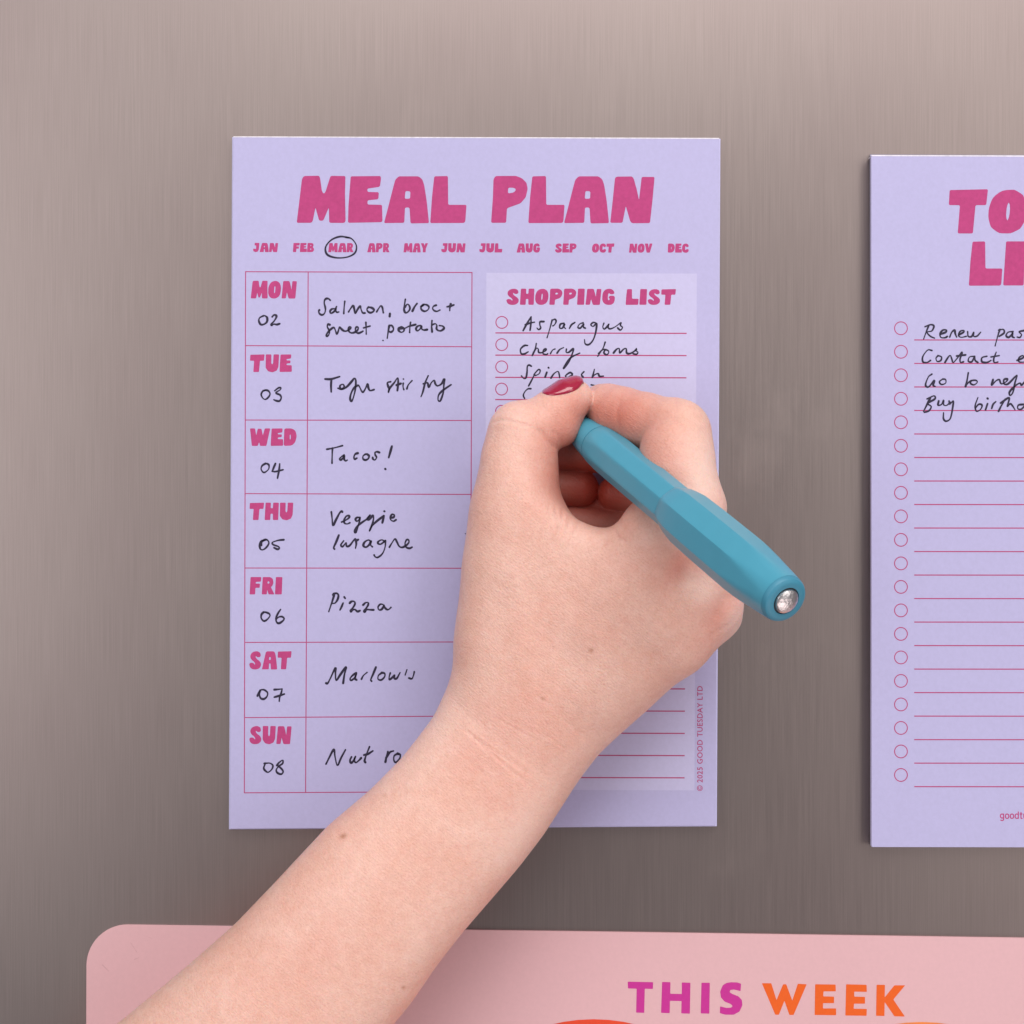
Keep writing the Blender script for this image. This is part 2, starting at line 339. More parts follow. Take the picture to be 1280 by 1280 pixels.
note([[(225,120),(190,230),(140,378)],[(205,110),(225,92),(270,85),(295,120),(280,185),(240,240),(195,245)],[(370,240),(345,300),(320,350)],[(387,142),(403,165)],
 [(475,240),(505,215),(545,215),(560,250),(530,310),(485,355),(495,378),(520,350),(560,345),(600,375),(640,362)],
 [(690,270),(730,235),(770,235),(770,270),(740,320),(705,360),(715,380),(745,345),(800,348),(858,350)],
 [(1005,262),(965,260),(930,300),(940,345),(980,345),(1015,300),(1020,270),(1035,310),(1075,345),(1110,335),(1135,310)]],
 400,735,12.8, 2.35, e3, 'handwritten_meal', pad)
note([[(75,285),(95,285),(130,220),(190,95),(190,170),(200,250),(250,180),(322,85),(300,180),(285,285)],[(445,160),(400,190),(370,230),(385,250),(430,215),(450,165),(430,225),(450,245)],
 [(510,235),(535,190),(580,152)],[(688,88),(655,170),(625,240),(635,260)],[(760,158),(720,190),(715,235),(755,245),(795,205),(795,165),(760,155)],
 [(865,160),(852,205),(855,242),(900,205),(918,185),(915,225),(945,225),(985,155)],[(1070,118),(1048,185)],[(1160,145),(1150,190),(1130,230),(1095,222)]],
 400,825,9.846, 2.35, e3, 'handwritten_meal', pad)
note([[(80,320),(130,220),(185,125),(200,220),(232,338),(280,240),(340,128)],[(420,225),(400,270),(415,305),(450,270),(475,215),(455,270),(480,300),(520,270),(548,240)],
 [(660,90),(620,190),(595,270),(605,298)],[(585,200),(640,185),(705,145)],[(905,155),(885,230),(872,292)],[(880,240),(930,165),(980,145)],[(1040,180),(990,210),(985,270),(1015,298),(1060,250),(1070,200),(1035,180)],
 [(1190,190),(1150,230),(1160,280),(1200,250),(1220,200),(1210,270),(1240,290)],[(1330,190),(1300,210),(1330,250),(1290,290)],[(1440,110),(1410,220),(1420,290)],[(1390,200),(1480,180)]],
 400,925,10.667, 2.45, e3, 'handwritten_meal', pad)
DATES = [(380,[[(375,188),(315,220),(302,270),(330,325),(380,325),(430,285),(435,220),(400,188),(375,188)],[(515,205),(545,175),(580,185),(578,220),(540,280),(500,325),(510,342),(545,322),(590,328),(635,315)]]),
 (430,[[(420,738),(360,760),(340,815),(370,870),(410,885),(455,850),(480,800),(460,755),(420,738),(365,745)],[(555,748),(610,705),(650,700),(645,730),(575,780),(640,815),(660,860),(630,912),(575,905),(540,890)]]),
 (525,[[(410,695),(355,730),(338,785),(370,835),(410,830),(460,780),(462,720),(430,698),(400,700)],[(568,695),(540,760),(515,822)],[(515,822),(570,825),(690,795)],[(635,700),(625,800),(600,930)]]),
 (617,[[(405,740),(340,760),(315,830),(330,890),(375,895),(430,850),(462,790),(440,745),(400,738),(350,770),(345,830)],[(700,738),(610,748),(520,780),(530,815),(610,845),(630,870),(600,890),(545,865)]]),
 (710,[[(380,705),(345,740),(340,800),(375,845),(420,835),(475,775),(470,735),(420,710),(370,705)],[(650,662),(605,730),(575,810),(590,870),(630,882),(690,840),(705,805),(670,778),(620,785),(580,820)]]),
 (805,[[(280,830),(310,760),(330,735),(390,735),(440,780),(430,840),(380,880),(330,865),(310,800),(325,740)],[(548,730),(610,725),(675,718)],[(675,718),(660,780),(635,850),(628,915)],[(550,850),(620,830),(710,800)]]),
 (895,[[(390,760),(420,755),(480,755),(525,790),(510,850),(450,900),(400,870),(380,830),(400,770)],[(590,790),(630,740),(685,708),(680,760),(625,800),(580,860),(600,910),(660,930),(690,890),(660,840),(600,790)]])]
for oy, st in DATES: note(st, 300, oy, 12.8, 2.25, e3, 'handwritten_date', pad)
note([[(580,32),(530,25),(480,45),(450,85),(460,125),(510,142),(570,138),(612,115),(620,75),(595,38),(560,28)]], 305,290,4.414, 2.1, e3, 'ink_ring', pad)
note([[(105,175),(140,110),(180,45)],[(180,45),(178,110),(170,172)],[(125,120),(165,105),(212,95)],[(300,90),(265,92),(262,120),(270,150),(250,165),(235,150)],[(378,75),(355,160),(330,242)],[(375,80),(405,68),(415,90),(400,120),(385,130)],
 [(490,105),(455,115),(450,150),(475,150),(495,112),(490,140),(503,155)],[(540,155),(560,120),(592,98)],[(670,100),(635,115),(620,145),(645,150),(675,110),(672,140),(690,152)],
 [(795,105),(765,98),(742,120),(765,135),(795,108),(790,180),(765,260),(725,305),(690,300),(682,260)],[(865,105),(855,140),(870,160),(905,125),(912,110),(905,145),(925,158),(970,140),(1025,100),(1020,125),(1040,145),(1020,170),(995,150)]],
 640,390,7.529, 2.05, e3, 'handwritten_item', pad)
note([[(178,108),(140,110),(98,150),(105,200),(140,205),(185,180)],[(278,85),(265,150),(232,222)],[(245,190),(280,140),(300,150),(305,185),(340,190),(385,165),(385,148),(360,160),(355,200),(390,212),(410,200)],
 [(440,200),(465,160),(492,148)],[(515,195),(545,155),(590,132)],[(622,150),(620,185),(650,185),(700,145),(690,200),(650,290),(590,370),(600,340),(640,280),(690,235),(775,195)],
 [(1065,70),(1040,140),(980,232)],[(985,200),(1040,155),(1095,165),(1105,190),(1080,215),(1050,190),(1065,160)],
 [(1160,193),(1196,151),(1226,145),(1232,193),(1275,151),(1305,145),(1311,193),(1348,200),(1396,175),(1427,145),(1415,163),(1439,187),(1421,209),(1384,202)]],
 640,420,9.143, 2.05, e3, 'handwritten_item', pad)
note([[(222,345),(195,332),(175,350),(172,410),(160,475),(135,485),(108,455)],[(265,420),(230,495),(190,570)],[(250,440),(300,385),(322,395),(310,430),(270,450),(255,440)],[(398,415),(378,470)],[(416,361),(419,363)],
 [(445,480),(480,430),(525,405),(540,440),(545,478)],[(690,430),(660,418),(612,455),(635,475),(680,450),(690,430),(695,470)],[(822,408),(795,440),(810,470)],[(942,380),(930,430),(915,475)],[(918,470),(950,440),(985,430),(1000,460),(1045,458)]],
 640,420,9.143, 2.05, e3, 'handwritten_item', pad)
note([[(215,602),(180,605),(145,640),(130,680),(145,715)],[(905,558),(950,565),(1005,582)]], 640,420,9.143, 2.05, e3, 'handwritten_item', pad)
note([[(581.5*1,667),(582,667.3)]], 0,0,1, 1.0, e3, 'ink_speck', pad)

def fitted_text(text, mat, name, parent, length, cap, place, bold=0.012):
    cu = bpy.data.curves.new(name, 'FONT'); cu.body = text; cu.size = 1; cu.offset = bold; cu.space_character = 1.08; cu.resolution_u = 3
    tmp = bpy.data.objects.new('tmp', cu); scene.collection.objects.link(tmp)
    m_ = bpy.data.meshes.new_from_object(tmp.evaluated_get(bpy.context.evaluated_depsgraph_get())); bpy.data.objects.remove(tmp)
    xs = [v.co.x for v in m_.vertices]; x0, x1 = min(xs), max(xs); sx = length/(x1-x0)
    vs = [place((v.co.x-x0)*sx, v.co.y/0.72*cap) for v in m_.vertices]
    return mesh_obj(name, vs, [tuple(p.vertices) for p in m_.polygons], mat, parent)
fitted_text('\u00a9 2025 GOOD TUESDAY LTD', M_RULE, 'copyright_line', pad, 131.3, 6.9, lambda x, y: W(878.2-y, 988.8-x, e2))

# ------------------------------------------------------------------ to-do pad
pad2 = empty('notepad', W(1390, 626, 0), 'lilac to-do list notepad cut off by the right edge of the picture', 'notepad')
Q2 = [(1089,195),(1697,197),(1696,1060),(1089.5,1058.8)]
slab('backing_card', shift(Q2, -1.2, -2), 0.6, 4, M_CARD, pad2)
leaves(Q2, pad2, (-1.2, -3.0))
slab('top_sheet', Q2, HP-.5, HP, M_PAPER, pad2, rnd=1.2, bevel=0.15)
slab('glued_edge', [(1089.4,193.8),(1697,195.8),(1697,197),(1089.4,195.1)], 4, HP+.15, bpy.data.materials['white_glue'], pad2)
def to_title(text, xs, y0, y1):
    f = Fill()
    for c, (a, b) in zip(text, xs):
        w, loops = G[c]
        f.add([[(a+px/w*(b-a), y0+py/100*(y1-y0)) for px, py in l] for l in loops], e2, 5.5 if c in 'OSD' else 1.1)
    f.build('title_word', M_PRINT, pad2)
to_title('TO', [(1186,1235),(1235,1284)], 236.5, 291.8)
to_title('DO', [(1312,1362),(1366,1415)], 236.5, 291.8)
to_title('LIST', [(1211,1253),(1254,1282),(1286,1332),(1336,1386)], 301.7, 356.8)
for k in range(20):
    y = 424.9+k*29.39
    s = Strokes(); s.add([(1142.8, y), (1650, y+.4)], 1.35, e2, .05, smooth=False, cap=False); s.build('rule_line', M_RULE, pad2)
    s = Strokes(); s.add(circle_pts(1126.2, y-14.6, 8.0), 1.2, e2, .05, smooth=False, closed=True); s.build('tick_circle', M_RULE, pad2)
TD = (1060,380,5.818)
note([[(588,155),(570,200),(550,255)],[(560,165),(600,150),(625,160),(610,195),(575,205),(600,235),(630,248)],[(670,220),(710,205),(715,190),(690,190),(670,215),(675,242),(705,245),(722,236)],
 [(740,240),(755,205),(775,190),(780,215),(790,240)],[(805,225),(840,205),(840,192),(815,200),(805,230),(825,242),(860,235)],[(870,200),(875,235),(900,235),(915,205),(915,235),(940,232),(965,205)],
 [(1105,185),(1090,230),(1070,305)],[(1095,190),(1130,185),(1135,210),(1100,235)],[(1200,200),(1165,205),(1150,230),(1170,242),(1195,215),(1198,205),(1195,235),(1210,245)],
 [(1280,193),(1245,202),(1262,222),(1250,243),(1230,240)],[(1340,195),(1305,204),(1322,222),(1300,243)]], *TD, 2.1, e3, 'handwritten_task', pad2)
note([[(610,338),(580,335),(545,380),(545,420),(575,425),(600,410)],[(655,375),(640,395),(650,418),(675,410),(680,385),(655,375)],[(705,425),(730,385),(745,375),(755,400),(765,425),(790,400),(830,350),(815,400),(820,425),(840,420)],[(790,378),(855,370)],
 [(922,380),(885,385),(875,415),(900,420),(920,385),(925,410),(945,425)],[(1010,380),(975,390),(975,420),(1010,425),(1040,410)],[(1078,350),(1060,400),(1065,425),(1090,422)],[(1040,385),(1100,375)],
 [(1230,410),(1275,390),(1270,375),(1245,390),(1245,420),(1290,422)]], *TD, 2.1, e3, 'handwritten_task', pad2)
note([[(610,510),(585,530),(565,580),(570,600),(590,600),(628,555),(620,590),(635,600)],[(690,545),(665,565),(680,585),(710,575),(710,550),(690,545)],[(875,500),(865,560),(855,600)],[(860,590),(890,560),(930,555),(940,570),(915,588),(890,575),(900,555)],
 [(1055,550),(1045,590),(1075,560),(1100,550),(1115,580),(1150,565),(1160,545),(1135,550),(1135,580),(1165,580),(1215,530),(1230,520),(1215,570),(1200,640),(1180,665),(1175,640),(1210,600),(1250,575),(1262,590),(1290,560)]], *TD, 2.1, e3, 'handwritten_task', pad2)
note([[(600,680),(575,730),(550,780)],[(575,690),(625,668),(632,690),(580,722),(605,745),(590,775),(555,788)],[(660,705),(655,735),(680,730),(695,700),(695,730),(715,738),(745,715)],
 [(735,705),(740,730),(765,705),(762,750),(745,830),(715,852),(695,835),(695,790)],[(945,680),(925,740),(935,780),(965,765),(975,735),(950,730),(925,760)],[(1015,725),(1000,770)],[(1014,686),(1017,688)],
 [(1045,760),(1055,730),(1075,710)],[(1145,690),(1115,740),(1095,780)],[(1110,720),(1172,682),(1158,745),(1180,725),(1200,745),(1215,770)],[(1275,730),(1240,735),(1235,760),(1260,765),(1290,735)]], *TD, 2.1, e3, 'handwritten_task', pad2)

LC = {'o': (5.4, [[(2.7,6),(.9,5.3),(.2,3),(.9,.7),(2.7,0),(4.5,.7),(5.2,3),(4.5,5.3),(2.7,6)]]), 'd': (5.6, [[(4.9,.8),(2.6,0),(.7,.9),(.2,3),(.8,5.2),(2.6,6),(4.9,5.1)],[(4.9,8.8),(4.9,0)]]),
 'g': (5.6, [[(4.9,5.2),(2.6,6),(.7,5.1),(.2,3.2),(.8,1.3),(2.6,.5),(4.9,1.2)],[(4.9,6),(4.9,-1),(4.2,-2.4),(2.5,-2.9),(.8,-2.3)]]), 't': (3.6, [[(1.4,8),(1.4,1.2),(2,0),(3.2,0)],[(.1,6),(3.1,6)]]),
 'u': (5.4, [[(.4,6),(.4,2),(1.1,.4),(2.6,0),(4.7,1)],[(4.8,6),(4.8,0)]]), 'e': (5.2, [[(.3,3.1),(4.9,3.3),(4.4,5.2),(2.7,6),(.9,5.2),(.2,3),(.9,.8),(2.8,0),(4.6,.7)]]),
 's': (4.4, [[(3.8,5.4),(2.2,6),(.7,5.3),(.8,3.8),(3.4,2.6),(3.7,.9),(2.2,0),(.3,.6)]]), 'a': (5.4, [[(4.8,.9),(2.6,0),(.7,.9),(.2,3),(.8,5.1),(2.6,6),(4.8,5.2)],[(4.8,6),(4.8,0)]]),
 'y': (5.0, [[(.2,6),(2.5,.2)],[(4.8,6),(2,-1.4),(.6,-2.6)]]), 'c': (4.8, [[(4.3,5.2),(2.7,6),(.9,5.2),(.2,3),(.9,.8),(2.7,0),(4.4,.8)]]), 'm': (8, [[(.4,6),(.4,0)],[(.4,4.6),(2,6),(3.8,5),(3.9,0)],[(3.9,4.6),(5.6,6),(7.3,5),(7.4,0)]]), '.': (2, [[(.8,.1),(1,.1)]])}
s = Strokes(); x_ = 1250.4
for ch in 'goodtuesday.com':
    w_, sts = LC[ch]
    for st in sts: s.add([(x_+px*.84, 1023.0-py*.92) for px, py in st], 1.35, e2+random.uniform(0, .02), .06)
    x_ += (w_+1.35)*.9
s.build('web_address', M_PRINT, pad2)

# ------------------------------------------------------------------ pink weekly board
board = empty('planner_board', W(880, 1420, 0), 'pink weekly planner board with rounded corner and THIS WEEK heading at the bottom', 'planner board')
HB = 3.0
def arc(cx, cy, r, a0, a1, n=14): return [(cx+r*math.cos(R(a0+(a1-a0)*i/n)), cy+r*math.sin(R(a0+(a1-a0)*i/n))) for i in range(n+1)]
sl = (1172.5-1156)/(1280-160)
def tilt(p): return (p[0]-(p[1]-1156)*sl*.2, p[1]+(p[0]-160)*sl)
outline = [tilt(p) for p in (arc(160,1208,52,180,270)+arc(1690,1208,52,270,360)+arc(1690,1830,52,0,90)+arc(160,1830,52,90,180))]
slab('board_panel', outline, 0.3, HB, M_PINK, board, bevel=0.4)
def strokes_word(defs, ox, oy, sc, w, h, name, mat):
    pass
def poly_word(polys, name, mat):
    f = Fill()
    for l in polys: f.add([[(740+x/3.0476, 1210+y/3.0476) for x, y in q] for q in l], HB+.1, .5)
    return f.build(name, mat, board)
poly_word([[[(136,52),(233,54),(232,80),(201,79),(199,171),(168,170),(170,79),(137,78)]],
 [[(267,53),(299,54),(298,98),(342,99),(342,55),(375,56),(373,174),(340,173),(341,126),(297,125),(296,172),(263,171)]],
 [[(417,56),(449,56),(447,174),(414,173)]],
 [[(530,54),(555,55),(568,60),(566,88),(540,82),(527,84),(524,92),(535,99),(558,108),(571,122),(573,142),(562,166),(540,178),(508,178),(487,172),(488,146),(512,152),(530,151),(536,145),(528,137),(505,128),(491,112),(488,90),(498,66),(512,57)]]], 'heading_word', M_FUCHSIA)
poly_word([[[(647,58),(683,58),(703,122),(728,62),(740,62),(763,124),(784,60),(818,62),(768,179),(752,179),(733,125),(712,178),(698,178)]],
 [[(850,62),(928,63),(929,89),(882,89),(881,108),(922,109),(922,134),(880,134),(880,154),(930,154),(930,180),(848,179)]],
 [[(968,62),(1046,64),(1047,91),(999,90),(999,109),(1040,110),(1040,136),(998,136),(997,155),(1047,156),(1046,182),(965,181)]],
 [[(1084,64),(1116,64),(1115,112),(1152,66),(1193,66),(1148,120),(1192,185),(1152,184),(1115,130),(1114,183),(1082,182)]]], 'heading_word', M_ORANGE)
def disc(cx, cy, r, mat):
    f = Fill(); f.add([[(cx+r*math.cos(2*math.pi*i/72), cy+r*math.sin(2*math.pi*i/72)) for i in range(72)]], HB+.1, .01); return f.build('printed_circle', mat, board)
disc(742, 1274+215, 215, M_RED); disc(1152, 1277.5+215, 215, M_AMBER)

for st in ([(163,1178),(171,1190)],[(128,1206),(136,1214)],[(300,1262),(312,1268)],[(182,1170),(190,1173)],[(168,1199),(173,1197)]):
    note([st], 0, 0, 1, 0.7, HB+.05, 'scuff_mark', board, M_SCUFF, .5)
# ------------------------------------------------------------------ fountain pen
def pen_mat(name, col, rough=0.32):
    m, nt, b = new_mat(name)
    n = mapped_noise(nt, (1,1,1), 160, 3, 0.5)
    r = ramp(nt, n.outputs['Fac'], 0.3, tuple(x*0.96 for x in col), 0.7, col)
    nt.links.new(r.outputs['Color'], b.inputs['Base Color'])
    rr = N(nt, 'ShaderNodeMapRange'); rr.inputs['To Min'].default_value = rough-.04; rr.inputs['To Max'].default_value = rough+.06
    nt.links.new(n.outputs['Fac'], rr.inputs['Value']); nt.links.new(rr.outputs['Result'], b.inputs['Roughness'])
    b.inputs['Subsurface Weight'].default_value = 0.0
    return m
M_PEN = pen_mat('teal_plastic', (0.070, 0.325, 0.450))
M_PEND = pen_mat('teal_plastic_end', (0.045, 0.245, 0.36), 0.45)
m, nt, b = new_mat('silver_metal'); M_SILVER = m
b.inputs['Base Color'].default_value = (0.66, 0.63, 0.63, 1); b.inputs['Metallic'].default_value = 1; b.inputs['Roughness'].default_value = 0.34
vn = N(nt, 'ShaderNodeTexVoronoi'); vn.inputs['Scale'].default_value = 1300; tcn = N(nt, 'ShaderNodeTexCoord'); nt.links.new(tcn.outputs['Object'], vn.inputs['Vector'])
bp = N(nt, 'ShaderNodeBump'); bp.inputs['Strength'].default_value = 0.5; bp.inputs['Distance'].default_value = 0.00014
nt.links.new(vn.outputs['Distance'], bp.inputs['Height']); nt.links.new(bp.outputs['Normal'], b.inputs['Normal'])
m, nt, b = new_mat('dark_gap'); M_DARK = m; b.inputs['Base Color'].default_value = (0.02, 0.03, 0.04, 1); b.inputs['Roughness'].default_value = 0.5
PT = Vector(W(690, 507, HP+1)); PE = Vector(W(982.5, 751, 430))
pax = (PE-PT).normalized(); PLEN = (PE-PT).length
view = (Vector(cam.location)-(PT*.35+PE*.65)).normalized()
pu = (view-pax*view.dot(pax)).normalized(); pv = pax.cross(pu)
ROLL = R(4)
def pen_loft(name, prof, mat, parent, nseg=96, close0=True, close1=True):
    """prof: (t 0..1 along the pen, apothem px, roundness 1 = round .. 1.1 = sharp octagon)"""
    v = []; f = []
    for t, ap, sh in prof:
        c = PT+pax*(PLEN*t)
        for i in range(nseg):
            th = 2*math.pi*i/nseg
            ph = ((th+math.pi/8) % (math.pi/4))-math.pi/8   # facet centre at 0
            r = min(ap/math.cos(ph), ap*sh)*U
            a = th+math.pi/8+ROLL                              # an edge faces the lens
            v.append(c+(pu*math.cos(a)+pv*math.sin(a))*r)
    n = len(prof)
    for k in range(n-1):
        for i in range(nseg):
            j = (i+1) % nseg; f.append((k*nseg+i, k*nseg+j, (k+1)*nseg+j, (k+1)*nseg+i))
    if close0: f.append(tuple(reversed(range(nseg))))
    if close1: f.append(tuple((n-1)*nseg+i for i in range(nseg)))
    o = mesh_obj(name, v, f, mat, parent, smooth=True)
    me = o.data; me.set_sharp_from_angle(angle=R(22))
    return o
pen = empty('fountain_pen', PT, 'teal faceted fountain pen with a silver disc on its cap, held by the hand', 'pen')
pen_loft('nib', [(0,.6,1),(.01,1.5,1),(.06,7,1),(.12,11,1),(.13,11,1)], M_SILVER, pen)
pen_loft('grip_section', [(.10,13,1),(.115,17,1),(.15,18.5,1),(.20,21.8,1),(.238,23.6,1),(.2405,23.6,1)], M_PEN, pen)
pen_loft('barrel', [(.2412,23.0,1),(.243,23.9,1.0),(.248,24.3,1.005),(.262,24.5,1.02),(.285,24.5,1.05),(.31,24.3,1.065),(.45,24.0,1.07),(.62,23.7,1.07)], M_PEN, pen)
cap = pen_loft('cap', [(.582,24.2,1.03),(.585,24.9,1.05),(.592,25.8,1.06),(.604,26.9,1.07),(.618,27.7,1.076),(.636,28.7,1.078),(.70,29.2,1.078),(.80,29.2,1.078),(.85,29.1,1.078),(.88,28.7,1.068),(.91,28.0,1.045),(.945,26.8,1.018),(.975,25.6,1.003),(.988,24.9,1.0)], M_PEN, pen, close1=False)
pen_loft('cap_end', [(.988,24.8,1),(.994,24.3,1),(.998,23.2,1),(1.0005,21.2,1),(1.0015,18.6,1),(1.0012,14.7,1),(.997,14.5,1)], M_PEND, cap)
pen_loft('disc_seat', [(.995,14.4,1),(.9985,14.3,1)], M_DARK, cap)
pen_loft('silver_disc', [(.9975,13.1,1),(1.002,13.1,1),(1.0045,12.7,1),(1.0062,11.8,1),(1.0075,10.2,1),(1.0092,7.5,1),(1.0102,4.5,1),(1.0106,1.2,1)], M_SILVER, cap)
# ------------------------------------------------------------------ the writing hand and forearm
def HW(px, py, h):
    """photograph pixel + height -> door-plane pixel space (X, Y down, H)"""
    k = (D-h)/D; return np.array((640+(px-640)*k, 640+(py-640)*k, h), float)
STEP = 1.9
XL, XH, YL, YH, ZL, ZH = 60, 930, 455, 1400, 14, 270
gx = np.arange(XL, XH, STEP, dtype=np.float32); gy = np.arange(YL, YH, STEP, dtype=np.float32); gz = np.arange(ZL, ZH, STEP, dtype=np.float32)
SHP = (len(gx), len(gy), len(gz))
def field(): return np.full(SHP, 400.0, np.float32)
def box_of(lo, hi):
    s = []
    for g, a, b in ((gx, lo[0], hi[0]), (gy, lo[1], hi[1]), (gz, lo[2], hi[2])):
        i0 = int(np.searchsorted(g, a)); i1 = int(np.searchsorted(g, b)); s.append(slice(max(i0-1, 0), min(i1+1, len(g))))
    return tuple(s)
def smin(a, b, k):
    h = np.maximum(k-np.abs(a-b), 0)/k
    return np.minimum(a, b)-h*h*k*0.25
def grid(s): return gx[s[0]][:, None, None], gy[s[1]][None, :, None], gz[s[2]][None, None, :]
def cone(F, p, r1, q, r2, k=6.0):
    m = max(r1, r2)+max(k, 8)+30
    s = box_of(np.minimum(p, q)-m, np.maximum(p, q)+m); X, Y, Z = grid(s)
    d = q-p; L2 = float((d*d).sum())+1e-6
    t = np.clip(((X-p[0])*d[0]+(Y-p[1])*d[1]+(Z-p[2])*d[2])/L2, 0, 1)
    dd = np.sqrt((X-p[0]-t*d[0])**2+(Y-p[1]-t*d[1])**2+(Z-p[2]-t*d[2])**2)-(r1+(r2-r1)*t)
    F[s] = smin(F[s], dd.astype(np.float32), k)
def chain(F, pts, k=6.0):
    """pts: (px, py, h, r px as seen)"""
    C = [(HW(x, y, h), r*(D-h)/D) for x, y, h, r in pts]
    for (p, r), (q, s) in zip(C, C[1:]): cone(F, p, r, q, s, k)
def ball(F, px, py, h, rx, ry, rz, k=10.0, ang=0.0, tiltx=0.0):
    c = HW(px, py, h); kk = (D-h)/D; rx *= kk; ry *= kk
    m = max(rx, ry, rz)+k+20; s = box_of(c-m, c+m); X, Y, Z = grid(s)
    ca, sa = math.cos(ang), math.sin(ang)
    u = (X-c[0])*ca+(Y-c[1])*sa; v = -(X-c[0])*sa+(Y-c[1])*ca; w = Z-c[2]
    q = np.sqrt((u/rx)**2+(v/ry)**2+(w/rz)**2)
    g = np.sqrt((u/rx**2)**2+(v/ry**2)**2+(w/rz**2)**2)+1e-9
    dd = q*(q-1)/g
    F[s] = smin(F[s], dd.astype(np.float32), k)
def join(A, B, k):
    return smin(A, B, k)
# --- forearm, wrist and back of the hand: cross sections between the two traced sides
AX = np.array((0.62, -0.785)); AX /= np.linalg.norm(AX); NX = np.array((-AX[1], AX[0])); O0 = np.array((650., 920.))
def hc_of(s): return np.interp(s, [-760, -420, -160, 0, 120, 260], [176, 158, 130, 116, 124, 138])
LEFT = [(20,1372),(90,1322),(147,1280),(187,1247),(235,1207),(292,1157),(340,1107),(410,1032),(460,990),(500,950),(520,925),(542.5,895),(560,857),(567.5,827),(573,780),(580,732),(590,679),(599,630),(606,592),(611,560)]
RIGHT = [(430,1372),(462,1325),(491,1280),(515,1251),(548,1203),(580.5,1161.5),(620,1116),(650,1081),(680,1042),(702.5,1007.5),(725,973),(749,942),(777.5,915.6),(809,887.5),(837.5,859),(860,839),(881,820),(905,801),(921,787),(929,775),(931,760)]
def side(P):
    out = []
    for x, y in P:
        s = (np.array((x, y))-O0)@AX
        for _ in range(3):
            q = HW(x, y, float(hc_of(s)))[:2]; s = (q-O0)@AX
        out.append((s, (q-O0)@NX))
    out.sort(); return np.array(out)
LS, RS = side(LEFT), side(RIGHT)
def smooth_tab(T):
    s = np.linspace(-800, 330, 400); v = np.interp(s, T[:, 0], T[:, 1]); k = np.hanning(13); k /= k.sum()
    return s, np.convolve(np.pad(v, 6, 'edge'), k, 'valid')
ls_s, ls_v = smooth_tab(LS); rs_s, rs_v = smooth_tab(RS)
def loft_field(F, s_end, thick):
    X = gx[:, None]; Y = gy[None, :]
    s = (X-O0[0])*AX[0]+(Y-O0[1])*AX[1]; n = (X-O0[0])*NX[0]+(Y-O0[1])*NX[1]
    l = np.interp(s, ls_s, ls_v); r = np.interp(s, rs_s, rs_v)
    w = (r-l)/2; c = (r+l)/2; u = (n-c)/w
    th = np.interp(s, *thick)
    hc = hc_of(s)+np.interp(s, [-100, 0, 150, 260], [0, 4, 10, 14])*(-np.clip(u, -1.3, 1.3)**2*.75+0.25)+np.interp(s, [0, 150, 260], [0, 0, 2])*u
    z = gz[None, None, :]
    v = (z-hc[:, :, None])/th[:, :, None]; uu = u[:, :, None]; ww = w[:, :, None]; tt = th[:, :, None]
    e = 2.25
    q = (np.abs(uu)**e+np.abs(v)**e)**(1/e)
    g = np.sqrt((uu/ww)**2+(v/tt)**2)/np.maximum(np.sqrt(uu**2+v**2), 1e-3)
    dd = (q-1)/np.maximum(g, 1e-4)
    # end of the palm towards the fingers: web line
    end = (s-np.interp(u, [-1.2, -.55, -.25, 0, .35, .7, 1.2], s_end))[:, :, None]
    k = 34.0
    h = np.maximum(k-np.abs(dd-end), 0)/k
    dd = np.maximum(dd, end)+h*h*k*.25
    return smin(F, dd.astype(np.float32), 4.0)
BODY = field()
BODY = loft_field(BODY, [268, 252, 254, 266, 292, 300, 300], ([-800, -420, -160, 0, 110, 200, 270], [92, 84, 68, 60, 58, 52, 40]))
# metacarpals and knuckles under the skin
chain(BODY, [(735,850,128,40),(800,745,158,38),(852,672,184,37)], 34)
chain(BODY, [(735,855,128,38),(830,775,158,36),(888,715,176,33)], 32)
chain(BODY, [(740,870,122,34),(846,804,148,31),(896,757,158,29)], 26)
chain(BODY, [(772,862,108,22),(842,800,122,24),(893,772,122,25)], 16)
# palm side: heel of the hand resting on the pad
ball(BODY, 792, 810, 70, 54, 84, 44, 34, R(38))
ball(BODY, 660, 760, 84, 60, 120, 44, 34, R(12))
# --- thumb
TH = field()
chain(TH, [(628,800,108,54),(640,700,112,52),(645,640,116,50.5),(650,592,118,44.5)], 26)
chain(TH, [(650,592,118,44.5),(651,562,118,41.5),(651,541,116,39)], 14)
chain(TH, [(651,541,116,37.5),(672,534,112,33)], 10)
chain(TH, [(672,534,112,33),(695,516,110,30),(712,501,107,26.5),(721,495.5,104,19)], 8)
ball(TH, 701, 534, 108, 21, 24, 26, 12, R(-30))
BODY = join(BODY, TH, 22)
# --- index finger: proximal part towards the lens, middle and end part back to the pen
IX = field()
chain(IX, [(858,680,184,38),(858,636,184,46),(847,590,180,43.5),(846,562,173,41.5),(851,540,165,37)], 16)
IM = field()
chain(IM, [(851,538,163,36),(842,536,158,35.5)], 10)
chain(IM, [(842,536,156,35.5),(805,527,132,33.5),(776,517,108,31),(757,508,88,25.5),(750,505,80,22)], 14)
IX = join(IX, IM, 3.5)
k_ix = 10.0
kf = np.clip((gx[:, None, None]-765)/60, 0, 1)*0+np.clip((gy[None, :, None]-575)/50, 0, 1)
kmap = (2.0+14*kf+0*gz[None, None, :]).astype(np.float32)
BODY = join(BODY, IX, kmap)
ball(BODY, 809, 656, 172, 26, 22, 30, 26, R(40))
chain(BODY, [(745,770,146,42),(770,728,152,40),(817,676,177,35)], 36)
